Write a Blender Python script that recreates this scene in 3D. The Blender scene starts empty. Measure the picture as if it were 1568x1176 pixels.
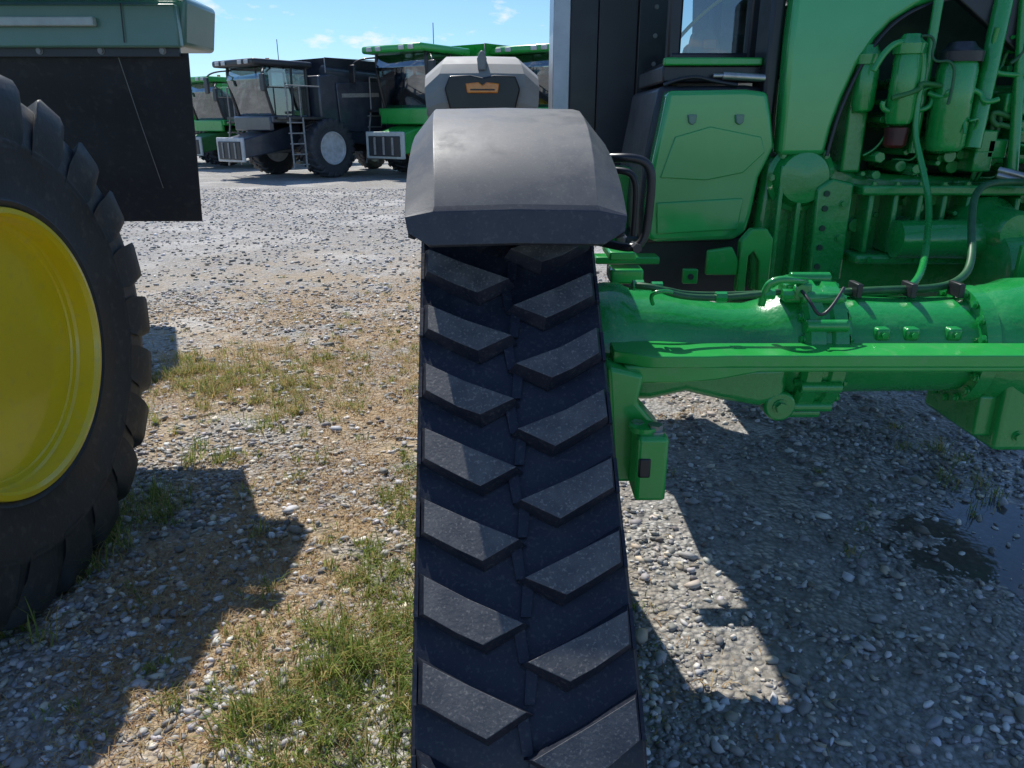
import bpy, bmesh, math, random
import numpy as np
from mathutils import Vector, Matrix
random.seed(7); rng=np.random.default_rng(11)
scene=bpy.context.scene
R=math.radians

# ---------------------------------------------------------------- materials
def mat(name,col,rough=.5,metal=0.,col2=None,nscale=6.,lo=.4,hi=.65,bump=0.,bscale=60.,coat=0.,rough2=None,attr=None,detail=4.,bdist=.01,dust=0.,dustcol=(.3,.28,.24)):
    m=bpy.data.materials.new(name); m.use_nodes=True
    nt=m.node_tree; N=nt.nodes; L=nt.links; b=N['Principled BSDF']
    b.inputs['Base Color'].default_value=(*col,1); b.inputs['Roughness'].default_value=rough
    b.inputs['Metallic'].default_value=metal; b.inputs['Coat Weight'].default_value=coat
    b.inputs['Coat Roughness'].default_value=.1
    tc=N.new('ShaderNodeTexCoord')
    if col2 is not None:
        n=N.new('ShaderNodeTexNoise'); n.inputs['Scale'].default_value=nscale; n.inputs['Detail'].default_value=detail; n.inputs['Roughness'].default_value=.65
        L.new(tc.outputs['Object'],n.inputs['Vector'])
        r=N.new('ShaderNodeMapRange'); r.inputs[1].default_value=lo; r.inputs[2].default_value=hi
        L.new(n.outputs['Fac'],r.inputs[0])
        x=N.new('ShaderNodeMix'); x.data_type='RGBA'
        x.inputs[6].default_value=(*col,1); x.inputs[7].default_value=(*col2,1)
        L.new(r.outputs[0],x.inputs[0]); out=x.outputs[2]
        if dust>0:   # fine dust specks
            d_=N.new('ShaderNodeTexNoise'); d_.inputs['Scale'].default_value=nscale*9; d_.inputs['Detail'].default_value=3; L.new(tc.outputs['Object'],d_.inputs['Vector'])
            dr=N.new('ShaderNodeMapRange'); dr.inputs[1].default_value=.56; dr.inputs[2].default_value=.70; dr.inputs[4].default_value=dust; L.new(d_.outputs['Fac'],dr.inputs[0])
            y=N.new('ShaderNodeMix'); y.data_type='RGBA'; L.new(dr.outputs[0],y.inputs[0]); L.new(out,y.inputs[6]); y.inputs[7].default_value=(*dustcol,1); out=y.outputs[2]
        L.new(out,b.inputs['Base Color'])
        if rough2 is not None:
            q=N.new('ShaderNodeMapRange'); q.inputs[3].default_value=rough; q.inputs[4].default_value=rough2
            L.new(r.outputs[0],q.inputs[0]); L.new(q.outputs[0],b.inputs['Roughness'])
    if attr:
        a=N.new('ShaderNodeAttribute'); a.attribute_name=attr; L.new(a.outputs['Color'],b.inputs['Base Color'])
    if bump>0:
        n=N.new('ShaderNodeTexNoise'); n.inputs['Scale'].default_value=bscale; n.inputs['Detail'].default_value=3
        L.new(tc.outputs['Object'],n.inputs['Vector'])
        u=N.new('ShaderNodeBump'); u.inputs['Strength'].default_value=bump; u.inputs['Distance'].default_value=bdist
        L.new(n.outputs['Fac'],u.inputs['Height']); L.new(u.outputs[0],b.inputs['Normal'])
    return m
GREEN=mat('green_paint',(.016,.35,.05),.26,0,(.03,.40,.07),3,.35,.7,coat=.6,rough2=.38,dust=.25,dustcol=(.15,.35,.15))
GREENC=mat('green_cast_paint',(.012,.29,.055),.26,0,(.04,.34,.09),9,.5,.8,bump=.22,bscale=45,coat=.7,rough2=.48)
GREEND=mat('green_paint_dusty',(.02,.16,.035),.5,0,(.06,.18,.06),8,.4,.75)
GREENL=mat('green_panel',(.02,.34,.065),.18,0,(.04,.40,.10),1.5,.35,.7,coat=.9)
RUB=mat('belt_rubber',(.012,.016,.028),.42,0,(.026,.030,.042),14,.45,.8,bump=.2,bscale=90,rough2=.65,bdist=.004,dust=.12)
LUGT=mat('lug_top_dusty',(.065,.067,.072),.62,0,(.13,.128,.125),18,.4,.75,bump=.3,bscale=150,rough2=.85,bdist=.003,dust=.45,dustcol=(.34,.31,.27))
TYRE=mat('tyre_rubber',(.026,.030,.036),.5,0,(.062,.066,.074),3,.4,.85,bump=.3,bscale=60,rough2=.75,bdist=.004,dust=.12)
PLG=mat('fender_plastic',(.085,.087,.088),.48,0,(.125,.124,.118),14,.4,.75,bump=.12,bscale=420,rough2=.7,bdist=.002,dust=.16)
PLGR=mat('rear_fender_plastic',(.30,.30,.29),.5,0,(.38,.37,.35),9,.35,.75,bump=.1,bscale=420,rough2=.75,bdist=.002)
PLG_SHADE=mat('fender_lip_shaded',(.028,.034,.046),.52,0,(.045,.05,.058),12,.4,.8,bump=.12,bscale=420,bdist=.002,dust=.10)  # fender plastic, lip facing away from sun: its shade put into a darker colour
BLK=mat('black_paint',(.012,.013,.016),.38,0,(.03,.032,.036),5,.4,.75,coat=.2,rough2=.6)
BLKM=mat('black_rubber_sheet',(.016,.018,.025),.6,0,(.026,.03,.037),3,.4,.7,dust=.06)
BLKP=mat('black_panel_sheen',(.03,.03,.036),.42,0,(.045,.045,.05),3,.4,.7)
YEL=mat('yellow_paint',(.90,.66,.012),.3,0,(.84,.60,.02),3,.4,.7,coat=.5,dust=.15,dustcol=(.5,.42,.2))
STEEL=mat('zinc_steel',(.5,.5,.48),.35,.9,(.35,.34,.3),20,.4,.7)
ALU=mat('aluminium_strip',(.5,.52,.55),.4,.6,(.4,.42,.45),6,.4,.7)
GREY=mat('grey_casting',(.3,.3,.29),.5,.2,(.2,.2,.19),12,.4,.7)
PALE=mat('pale_strip',(.5,.55,.52),.5,0,(.4,.44,.42),8)
BODYG=mat('harvester_panel',(.09,.20,.15),.4,0,(.13,.24,.19),2,.35,.7,coat=.4)
RED=mat('red_band',(.12,.01,.01),.4,0,(.05,.01,.01),10)
ORANGE=mat('amber_lens',(.95,.30,.03),.2,0,(.8,.22,.02),30,coat=.6)
WHITE=mat('white_rim_paint',(.6,.62,.62),.45,0,(.45,.46,.45),5)
DKBODY=mat('dark_harvester_paint',(.03,.038,.055),.3,0,(.055,.065,.085),2,coat=.5)
DKIN=mat('engine_dark',(.012,.05,.025),.6,0,(.03,.08,.04),10)
HOSE=mat('hose_green',(.02,.12,.04),.45,0,(.015,.08,.03),30)
SEAT=mat('seat_fabric',(.12,.12,.12),.8,0,(.2,.2,.2),15)
def glass(name,tint,mixf):
    m=bpy.data.materials.new(name); m.use_nodes=True; nt=m.node_tree; N=nt.nodes; L=nt.links
    N.remove(N['Principled BSDF']); o=N['Material Output']
    t=N.new('ShaderNodeBsdfTransparent'); t.inputs[0].default_value=(*tint,1)
    g=N.new('ShaderNodeBsdfGlossy'); g.inputs['Roughness'].default_value=.03; g.inputs[0].default_value=(.9,.95,1,1)
    f=N.new('ShaderNodeFresnel'); f.inputs[0].default_value=1.5
    a=N.new('ShaderNodeMath'); a.operation='ADD'; a.inputs[1].default_value=mixf; L.new(f.outputs[0],a.inputs[0])
    x=N.new('ShaderNodeMixShader'); L.new(a.outputs[0],x.inputs[0]); L.new(t.outputs[0],x.inputs[1]); L.new(g.outputs[0],x.inputs[2]); L.new(x.outputs[0],o.inputs[0])
    return m
GLASS=glass('cab_glass',(.55,.65,.62),.12)
GLASSD=glass('cab_glass_tinted',(.35,.42,.42),.2)

# ---------------------------------------------------------------- helpers
def link(o,parent=None):
    scene.collection.objects.link(o)
    if parent: o.parent=parent
    return o
def empty(name,parent=None,loc=(0,0,0),rz=0,sc=1):
    e=bpy.data.objects.new(name,None); e.location=loc; e.rotation_euler=(0,0,rz); e.empty_display_size=.2; e.scale=(sc,sc,sc)
    return link(e,parent)
def finish(me,smooth=True,ang=35):
    if smooth:
        me.polygons.foreach_set('use_smooth',[True]*len(me.polygons))
        me.set_sharp_from_angle(angle=R(ang))
    me.update()
def mobj(name,verts,faces,m,parent=None,bevel=0,seg=2,smooth=True,ang=35,fix=True):
    me=bpy.data.meshes.new(name); me.from_pydata([tuple(v) for v in verts],[],faces)
    if fix:
        bm=bmesh.new(); bm.from_mesh(me); bmesh.ops.recalc_face_normals(bm,faces=bm.faces); bm.to_mesh(me); bm.free()
    for k in (m if isinstance(m,(list,tuple)) else [m]): me.materials.append(k)
    finish(me,smooth,ang)
    o=bpy.data.objects.new(name,me); link(o,parent)
    if bevel>0:
        b=o.modifiers.new('bevel','BEVEL'); b.width=bevel; b.segments=seg; b.limit_method='ANGLE'; b.angle_limit=R(30)
    return o
def box(name,x0,x1,y0,y1,z0,z1,m,parent=None,bevel=.004,seg=2):
    v=[(x,y,z) for x in (x0,x1) for y in (y0,y1) for z in (z0,z1)]
    f=[(0,1,3,2),(4,6,7,5),(0,4,5,1),(2,3,7,6),(0,2,6,4),(1,5,7,3)]
    return mobj(name,v,f,m,parent,bevel,seg)
def prism(name,pts,y0,y1,m,parent=None,bevel=.004,seg=2,axis='Y'):
    n=len(pts)
    if axis=='Y': v=[(p[0],y0,p[1]) for p in pts]+[(p[0],y1,p[1]) for p in pts]
    elif axis=='X': v=[(y0,p[0],p[1]) for p in pts]+[(y1,p[0],p[1]) for p in pts]
    else: v=[(p[0],p[1],y0) for p in pts]+[(p[0],p[1],y1) for p in pts]
    f=[tuple(range(n)),tuple(range(2*n-1,n-1,-1))]+[(i,(i+1)%n,n+(i+1)%n,n+i) for i in range(n)]
    return mobj(name,v,f,m,parent,bevel,seg)
def cyl(name,p0,p1,r0,m,parent=None,r1=None,n=24,bevel=0):
    p0=Vector(p0);p1=Vector(p1); r1=r0 if r1 is None else r1
    d=(p1-p0).normalized(); a=d.orthogonal().normalized(); b=d.cross(a)
    v=[];f=[]
    for p,r in ((p0,r0),(p1,r1)):
        for i in range(n):
            t=2*math.pi*i/n; v.append(p+a*math.cos(t)*r+b*math.sin(t)*r)
    f=[tuple(range(n)),tuple(range(2*n-1,n-1,-1))]+[(i,(i+1)%n,n+(i+1)%n,n+i) for i in range(n)]
    return mobj(name,v,f,m,parent,bevel,2,ang=30)
def revolve(name,prof,c,m,parent=None,n=64,axis='X',close=False,ang=35):
    v=[];f=[];k=len(prof)
    for i in range(n):
        t=2*math.pi*i/n; ca,sa=math.cos(t),math.sin(t)
        for a,r in prof:
            if axis=='X': v.append((c[0]+a,c[1]+r*ca,c[2]+r*sa))
            elif axis=='Z': v.append((c[0]+r*ca,c[1]+r*sa,c[2]+a))
            else: v.append((c[0]+r*ca,c[1]+a,c[2]+r*sa))
    for i in range(n):
        j=(i+1)%n
        for q in range(k-1): f.append((i*k+q,i*k+q+1,j*k+q+1,j*k+q))
        if close: f.append((i*k+k-1,i*k,j*k,j*k+k-1))
    if not close:
        f.append(tuple(i*k for i in range(n))); f.append(tuple(i*k+k-1 for i in range(n))[::-1])
    return mobj(name,v,f,m,parent,ang=ang)
def tube(name,pts,r,m,parent=None,smooth=True):
    cu=bpy.data.curves.new(name,'CURVE'); cu.dimensions='3D'; cu.bevel_depth=r; cu.bevel_resolution=4; cu.use_fill_caps=True
    s=cu.splines.new('NURBS' if smooth else 'POLY'); s.points.add(len(pts)-1)
    for p,q in zip(s.points,pts): p.co=(*q,1)
    if smooth: s.order_u=3; s.use_endpoint_u=True; s.resolution_u=8
    cu.materials.append(m)
    return link(bpy.data.objects.new(name,cu),parent)
def bolt(p,d,r,parent,m=None):
    p=Vector(p); d=Vector(d).normalized()
    cyl('bolt_washer',p,p+d*r*.25,r*1.35,m or STEEL,parent,n=14)
    cyl('bolt_head',p+d*r*.2,p+d*r*1.0,r,m or STEEL,parent,n=6)

# tyre -------------------------------------------------
_tc={}
def tyre_mesh(Rt,W,rim,nl,m):
    key=(Rt,W,rim,nl,m.name)
    if key in _tc: return _tc[key]
    h=W/2; lh=Rt*.040; Rb=Rt-lh
    half=[(h*.78,rim),(h*.93,rim+.02),(h*.97,rim+.045),(h*.955,rim+.055),(h*.99,rim+(Rb-rim)*.3),(h*1.0,rim+(Rb-rim)*.52),(h*1.01,rim+(Rb-rim)*.54),(h*1.0,rim+(Rb-rim)*.56),(h*.985,rim+(Rb-rim)*.75),(h*.93,Rb-.05),(h*.82,Rb-.015),(h*.6,Rb-.004),(h*.25,Rb)]
    prof=half+[(0,Rb)]+[(-a,r) for a,r in half[::-1]]
    v=[];f=[];n=96;k=len(prof)
    for i in range(n):
        t=2*math.pi*i/n
        for a,r in prof: v.append((a,r*math.cos(t),r*math.sin(t)))
    for i in range(n):
        j=(i+1)%n
        for q in range(k-1): f.append((i*k+q,i*k+q+1,j*k+q+1,j*k+q))
    dth=2*math.pi/nl
    for side in (1,-1):
        for i in range(nl):
            t0=i*dth+(dth/2 if side<0 else 0)
            st=[(0.0,0.0,Rt,Rb-.02,.34),(.3,.10,Rt,Rb-.02,.34),(.6,.22,Rt-.002,Rb-.02,.38),(.82,.32,Rt-.006,Rb-.05,.46),(.93,.38,Rt-.018,Rb-.07,.54),(.985,.42,Rt-.045,Rb-.11,.60),(1.012,.45,Rt-.10,Rt-.18,.62),(1.018,.47,Rt-.16,Rt-.23,.58),(1.0,.48,Rt-.22,Rt-.26,.50)]
            base=len(v)
            for a,th,rt,rb,wd in st:
                tm=t0+th*dth*1.7; w=wd*dth
                for (r,s) in ((rb,-w*.64),(rt-.010,-w*.52),(rt,-w*.40),(rt,w*.40),(rt-.010,w*.52),(rb,w*.64)):
                    t=tm+s; v.append((side*a*h,r*math.cos(t),r*math.sin(t)))
            for q in range(len(st)-1):
                b0=base+q*6;b1=b0+6
                for e in range(5): f.append((b0+e,b0+e+1,b1+e+1,b1+e))
            f.append(tuple(base+e for e in range(6))); e=base+(len(st)-1)*6; f.append(tuple(e+5-q for q in range(6)))
    me=bpy.data.meshes.new('tyre'); me.from_pydata(v,[],f)
    bm=bmesh.new(); bm.from_mesh(me); bmesh.ops.recalc_face_normals(bm,faces=bm.faces); bm.to_mesh(me); bm.free()
    me.materials.append(m); finish(me,True,52); _tc[key]=me; return me
def wheel(parent,c,Rt,W,rim,nl,rimm,side=1,detail=True):
    o=bpy.data.objects.new('tyre',tyre_mesh(Rt,W,rim,nl,TYRE)); o.location=c; link(o,parent)
    h=W/2; s=side; k=rim/.475
    raw=[(.70,.03),(.90,.03),(.97,.022),(.98,.004),(.93,-.006),(.76,-.010),(.73,-.016),(.72,-.034),(.69,-.040),(.55,-.040),(.52,-.036),(.50,-.040),(.49,-.062),(.46,-.068),(.30,-.070),(.28,-.064),(.25,-.068),(.24,-.092),(.21,-.098),(.04,-.100),(.02,-.094),(-.01,-.098),(-.02,-.122),(-.05,-.128),(-.20,-.130),(-.23,-.15),(-.26,-.19)]
    prof=[(s*h*a,rim+b*k) for a,b in raw]+[(s*h*-.34,rim*.50),(s*h*-.30,rim*.42),(s*h*-.30,rim*.28),(s*h*-.15,rim*.26),(s*h*-.13,.02)]
    revolve('rim',prof,c,rimm,parent,n=96,ang=14)
    prof2=[(-s*h*.9,rim+.01),(-s*h*.6,rim-.06),(-s*h*.5,rim-.1),(-s*h*.5,.03)]
    revolve('rim_inner',prof2,c,rimm,parent,n=48)
    if detail:
        for i in range(10):
            t=2*math.pi*i/10; bolt((c[0]-s*h*.30,c[1]+rim*.35*math.cos(t),c[2]+rim*.35*math.sin(t)),(s,0,0),.018,parent)

# ---------------------------------------------------------------- track unit
def hull(pts):
    pts=sorted(set(pts))
    def half(P):
        o=[]
        for p in P:
            while len(o)>1 and (o[-1][0]-o[-2][0])*(p[1]-o[-2][1])-(o[-1][1]-o[-2][1])*(p[0]-o[-2][0])<=0: o.pop()
            o.append(p)
        return o
    a=half(pts); b=half(pts[::-1]); return a[:-1]+b[:-1]
def track(parent,cx,wid,circles,npitch,lugh,start_y):
    pts=[]
    for (y,z,r) in circles:
        for i in range(120):
            t=2*math.pi*i/120; pts.append((round(y+r*math.cos(t),5),round(z+r*math.sin(t),5)))
    H=hull(pts)
    H=np.array(H+[H[0]]); seg=np.linalg.norm(np.diff(H,axis=0),axis=1); cum=np.concatenate([[0],np.cumsum(seg)]); T=cum[-1]
    def P(s):
        s=s%T; return np.array([np.interp(s,cum,H[:,0]),np.interp(s,cum,H[:,1])])
    def nrm(s):
        d=P(s+.012)-P(s-.012); d/=np.linalg.norm(d); return np.array([d[1],-d[0]])
    pitch=T/npitch; hw=wid/2
    n=220; v=[];f=[]
    prof=[(-hw,-.028),(-hw,-.002),(-hw+.008,.006),(-hw+.02,0),(0,0),(hw-.02,0),(hw-.008,.006),(hw,-.002),(hw,-.028)]
    k=len(prof)
    for i in range(n):
        s=T*i/n; p=P(s); q=nrm(s)
        for w,h in prof: v.append((cx+w,p[0]+q[0]*h,p[1]+q[1]*h))
    for i in range(n):
        j=(i+1)%n
        for a in range(k): f.append((i*k+a,i*k+(a+1)%k,j*k+(a+1)%k,j*k+a))
    mobj('track_belt',v,f,RUB,parent,ang=50)
    V=[];F=[];MI=[]
    s_ref=min(np.linspace(0,T,2000),key=lambda s:abs(P(s)[0]-start_y)+ (5 if nrm(s)[0]>-.2 else 0))
    for i in range(npitch):
        for side in (-1,1):
            s0=s_ref+i*pitch+(0 if side<0 else .46*pitch)
            j=random.uniform(-.003,.003)
            top=[(.93,.03),(.5,.33),(-.02,.63),(.36,.90),(.60,.74),(.93,.48)]
            wob=[(random.uniform(-.012,.012),random.uniform(-.02,.02)) for _ in top]
            cxm=sum(a for a,b in top)/6; cym=sum(b for a,b in top)/6
            b=len(V)
            for (sc,h) in ((1.0,-.002),(1.0,lugh*.2),(.945,lugh*.93),(.935,lugh*.985),(.915,lugh)):
                for (a,bb),(wa,wb) in zip(top,wob):
                    aa=(cxm+(a-cxm)*(sc if h>lugh*.3 else 1.06))+wa*(h>lugh*.3); b2=cym+(bb-cym)*(sc if h>lugh*.3 else 1.15)+wb*(h>lugh*.3)
                    s=s0+b2*pitch; p=P(s);q=nrm(s)
                    V.append((cx+side*aa*hw,p[0]+q[0]*(h+j),p[1]+q[1]*(h+j)))
            for l in range(4):
                for e in range(6):
                    e2=(e+1)%6; F.append((b+l*6+e,b+l*6+e2,b+(l+1)*6+e2,b+(l+1)*6+e)); MI.append(1 if l==3 else 0)
            F.append(tuple(b+24+e for e in range(6))); MI.append(1)
            b=len(V)
            for (a,bb) in ((.99,.02),(.99,.5),(.955,.5),(.955,.02)):
                for h in (-.001,.014):
                    s=s0+bb*pitch; p=P(s);q=nrm(s); V.append((cx+side*a*hw,p[0]+q[0]*h,p[1]+q[1]*h))
            for e in range(4):
                e2=(e+1)%4; F.append((b+e*2,b+e2*2,b+e2*2+1,b+e*2+1)); MI.append(0)
            F.append((b+1,b+3,b+5,b+7)); MI.append(0)
            # low moulded web linking this lug's tip to the next one
            b=len(V)
            for (a,bb) in ((.10,.70),(.06,1.08),(-.03,1.08),(.0,.66)):
                for h in (-.001,.010):
                    s=s0+bb*pitch; p=P(s);q=nrm(s); V.append((cx+side*a*hw,p[0]+q[0]*h,p[1]+q[1]*h))
            for e in range(4):
                e2=(e+1)%4; F.append((b+e*2,b+e2*2,b+e2*2+1,b+e*2+1)); MI.append(0)
            F.append((b+1,b+3,b+5,b+7)); MI.append(0)
    o=mobj('tread_lugs',V,F,[RUB,LUGT],parent,ang=20)
    o.data.polygons.foreach_set('material_index',MI); o.data.update()
    for (y,z,r) in circles:
        rr=r-.03
        for sx in (-1,1):
            revolve('roller_wheel',[(sx*.05,rr*.5),(sx*.05,rr),(sx*hw*.85,rr),(sx*hw*.85,rr*.85),(sx*hw*.6,rr*.8),(sx*hw*.6,.02)],(cx,y,z),BLK,parent,n=48)
        cyl('wheel_hub',(cx-hw*.8,y,z),(cx+hw*.8,y,z),rr*.3,GREEN,parent)

TR=empty('tracked_tractor')
FT=empty('front_track_unit',TR,rz=R(3.0))
track(FT,.094,.465,[(1.40,.36,.32),(2.336,1.192,.38),(3.25,.36,.32)],38,.042,1.86)
for i in range(3):
    y=1.95+i*.38
    for sx in (-1,1):
        revolve('mid_roller',[(sx*.04,.02),(sx*.04,.15),(sx*.17,.15),(sx*.17,.02)],(.094,y,.19),BLK,FT,n=36)
prism('undercarriage_frame',[(1.5,.35),(1.6,.5),(2.1,.75),(2.3,1.1),(2.5,1.1),(2.7,.7),(3.1,.5),(3.2,.35),(2.6,.28),(2.0,.28)],.0,.19,GREEN,FT,.01,axis='X')

def fender(parent,name,cx,st,mats,lip):
    V=[];F=[];MI=[]
    for (y,z,ht,hf,cd,sd) in st:
        pts=[(-hf+.004,-cd-sd),(-hf,-cd),(-ht,0),(0,.004),(ht,0),(hf,-cd),(hf-.004,-cd-sd)]
        for a,b in pts: V.append((cx+a,y,z+b))
    k=7
    for i in range(len(st)-1):
        for a in range(k-1):
            F.append((i*k+a,i*k+a+1,(i+1)*k+a+1,(i+1)*k+a)); MI.append(1 if i<lip else 0)
    o=mobj(name,V,F,mats,parent,ang=24,fix=True); o.data.polygons.foreach_set('material_index',MI)
    b=o.modifiers.new('solid','SOLIDIFY'); b.thickness=.008; b.offset=-1 
    b=o.modifiers.new('bevel','BEVEL'); b.width=.008; b.segments=4; b.limit_method='ANGLE'; b.angle_limit=R(14)
    return o
fender(FT,'front_fender',.104,[
 (1.775,1.428,.205,.240,-.026,.004),(1.752,1.436,.208,.256,-.030,.006),(1.765,1.512,.196,.262,.012,.022),
 (1.776,1.524,.192,.263,.022,.03),(1.82,1.572,.193,.264,.04,.06),(1.88,1.622,.196,.265,.055,.085),(1.95,1.662,.199,.266,.065,.11),(2.03,1.695,.202,.266,.07,.13),(2.13,1.722,.205,.266,.07,.14),(2.25,1.742,.208,.266,.07,.15),(2.42,1.75,.21,.266,.07,.15),
 (2.60,1.735,.208,.266,.07,.13),(2.72,1.70,.20,.266,.07,.10),(2.80,1.66,.20,.264,.06,.08)],[PLG,PLG_SHADE],3)
box('fender_bracket',.06,.14,2.3,2.4,1.62,1.735,BLK,FT)
tube('grab_handle',[(.36,2.14,1.615),(.40,2.10,1.620),(.455,2.09,1.617),(.487,2.09,1.60),(.497,2.09,1.56),(.495,2.10,1.45),(.49,2.10,1.405),(.47,2.10,1.375),(.43,2.12,1.37),(.36,2.2,1.38)],.0125,BLK,FT)
tube('grab_handle_brace',[(.36,2.2,1.58),(.42,2.16,1.585),(.462,2.15,1.57),(.47,2.15,1.5),(.466,2.15,1.40)],.010,BLK,FT)
cyl('handle_nut',(.462,2.07,1.375),(.462,2.13,1.375),.014,BLK,FT,n=6)

RTU=empty('rear_track_unit',TR,rz=R(3.0))
track(RTU,.09,.6,[(4.9,.45,.40),(5.75,1.42,.5),(6.9,.45,.40)],40,.045,5.3)
fender(RTU,'rear_fender',.075,[
 (4.98,1.78,.25,.34,.02,.02),(4.96,1.84,.26,.35,.03,.03),(4.97,1.93,.27,.355,.06,.06),(5.0,2.01,.265,.36,.08,.08),(5.06,2.07,.25,.36,.09,.12),(5.16,2.11,.235,.36,.10,.14),(5.4,2.14,.23,.36,.11,.14),(5.9,2.13,.23,.36,.11,.14),(6.4,2.0,.24,.36,.11,.1),(6.6,1.8,.24,.36,.1,.1)],[PLGR,PLGR],1)
prism('rear_fender_panel',[(-.13,1.80),(-.16,1.92),(-.13,1.995),(.0,2.0),(.075,1.985),(.15,2.0),(.28,1.995),(.31,1.92),(.28,1.80)],4.925,4.955,BLK,RTU,.01)
prism('amber_lamp',[(-.02,1.895),(-.03,1.95),(.05,1.958),(.075,1.94),(.10,1.958),(.18,1.95),(.17,1.895)],4.905,4.93,ORANGE,RTU,.006)
prism('amber_lamp_surround',[(.0,1.91),(.0,1.918),(.15,1.918),(.15,1.91)],4.898,4.906,BLK,RTU,.002)
prism('fender_crest',[(.05,2.03),(.045,2.10),(.065,2.145),(.085,2.145),(.105,2.10),(.10,2.03)],5.0,5.35,PLGR,RTU,.012)

# ---- axle (castings sized in proportion q)
AXL=empty('axle_assembly',TR)
q=.89; AX=(0,2.33,1.028)
def P_(l): return [(a*q,r*q) for a,r in l]
revolve('axle_housing_outer',P_([(.20,.20),(.33,.225),(.38,.225),(.42,.205),(.52,.195),(.62,.175),(.74,.152),(.84,.150),(.90,.165),(.95,.20),(.975,.215),(1.0,.215)]),AX,GREENC,AXL,n=64,ang=40)
revolve('axle_flange',P_([(.985,.19),(.985,.236),(1.0,.252),(1.05,.252),(1.06,.236),(1.075,.236),(1.085,.248),(1.13,.246),(1.14,.20),(1.17,.18)]),AX,GREENC,AXL,n=72,ang=30)
revolve('axle_tube',P_([(1.10,.178),(1.6,.172),(1.625,.178)]),AX,GREENC,AXL,n=64)
revolve('axle_inner_flange',P_([(1.61,.18),(1.615,.21),(1.66,.215),(1.665,.20),(1.70,.215),(1.74,.22),(1.80,.24),(2.6,.26)]),AX,GREENC,AXL,n=64)
for i in range(18):
    t=2*math.pi*i/18
    for xx,rr,d in ((1.012,.200,1),(.876,.199,-1),(1.433,.176,-1)):
        bolt((xx,AX[1]+rr*math.cos(t),AX[2]+rr*math.sin(t)),(d,0,0),.0115,AXL,GREENC)
for a in (95,125,150,175,200,225,250):
    t=R(a); cyl('flange_stud_boss',(.875,AX[1]+.222*math.cos(t),AX[2]+.222*math.sin(t)),(1.0,AX[1]+.222*math.cos(t),AX[2]+.222*math.sin(t)),.019,GREENC,AXL,n=16,bevel=.003)
for x in (1.11,1.20,1.33):
    box('tube_boss',x,x+.045,2.175,2.23,1.08,1.12,GREENC,AXL,.01,3)
    bolt((x+.022,2.175,1.10),(0,-1,0),.009,AXL,GREENC)
box('inner_housing_block',1.53,2.3,2.155,2.58,.721,1.015,GREENC,AXL,.018,3)
box('inner_housing_step',1.48,1.57,2.19,2.49,.757,.90,GREENC,AXL,.012,3)
for x in (1.60,1.735,1.87):
    bolt((x,2.155,.774),(0,-1,0),.014,AXL,GREENC)
prism('tie_bar',[(.294,2.05),(.294,2.155),(.445,2.155),(.55,2.132),(2.3,2.132),(2.3,2.003),(.62,2.003),(.55,1.994),(.40,1.994)],1.052,1.088,GREEN,AXL,.004,axis='Z')
prism('tie_bar_web',[(.32,1.052),(2.3,1.052),(2.3,1.036),(.71,1.034),(.59,1.010),(.49,1.0),(.36,1.0)],2.013,2.127,GREEN,AXL,.006)
prism('axle_lower_arm',[(.34,.90),(.32,1.0),(.845,1.02),(.845,.90),(.765,.877),(.64,.90),(.535,.926),(.43,.90)],2.136,2.42,GREENC,AXL,.028,4)
cyl('pivot_boss',(.83,2.136,.881),(.83,2.40,.881),.049,GREENC,AXL,bevel=.008)
bolt((.83,2.136,.881),(0,-1,0),.018,AXL,GREENC)
prism('strut_plate',[(.27,1.06),(.375,1.035),(.36,.95),(.44,.86),(.42,.70),(.30,.70)],1.98,2.1,GREEN,AXL,.012,3)
box('bracket_block',.345,.432,1.86,1.98,.70,.895,GREEN,AXL,.012,3)
box('bracket_slot',.35,.385,1.856,1.87,.775,.835,BLK,AXL,.006)
cyl('bracket_boss',(.37,1.92,.895),(.37,1.92,.91),.04,GREEN,AXL)
bolt((.40,1.91,.895),(0,0,1),.021,AXL)
bolt((.355,1.94,.895),(0,0,1),.018,AXL)
box('track_link_left',-.275,-.22,2.0,2.1,.80,.90,GREEN,AXL)
tube('axle_hose',[(.356,2.17,1.255),(.41,2.136,1.26),(.49,2.154,1.225),(.605,2.17,1.215),(.73,2.17,1.225),(.80,2.18,1.233)],.010,HOSE,AXL)
tube('axle_hose_b',[(.356,2.225,1.237),(.445,2.207,1.242),(.55,2.225,1.21),(.765,2.225,1.22)],.008,HOSE,AXL)
tube('axle_hose_loop',[(.75,2.18,1.193),(.75,2.163,1.255),(.783,2.154,1.277),(.845,2.17,1.268),(.89,2.225,1.255)],.0115,GREENC,AXL)
tube('brake_line',[(.42,2.16,1.20),(.40,2.13,1.235),(.44,2.12,1.25),(.47,2.14,1.24)],.006,GREENC,AXL)
tube('sensor_lead',[(.863,2.17,1.237),(.87,2.12,1.22),(.90,2.11,1.17),(.94,2.12,1.20),(1.0,2.2,1.24)],.005,BLK,AXL)
for x,z in ((.374,1.255),(.43,1.25),(.623,1.22),(.765,1.228),(.82,1.228)):
    cyl('hose_fitting',(x-.016,2.17,z),(x+.016,2.17,z),.016,GREENC,AXL,n=8)
box('hose_bracket',.828,.908,2.20,2.28,1.193,1.255,GREENC,AXL,.01,3)
cyl('sensor_plug',(.863,2.20,1.237),(.863,2.17,1.237),.018,GREENC,AXL)
tube('rear_hose',[(1.015,2.33,1.197),(1.157,2.315,1.21),(1.335,2.33,1.21),(1.44,2.37,1.22),(1.53,2.45,1.26),(1.62,2.65,1.38),(1.70,2.80,1.46),(1.80,2.9,1.50),(2.0,2.95,1.50),(2.2,3.0,1.47)],.013,HOSE,AXL)
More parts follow.
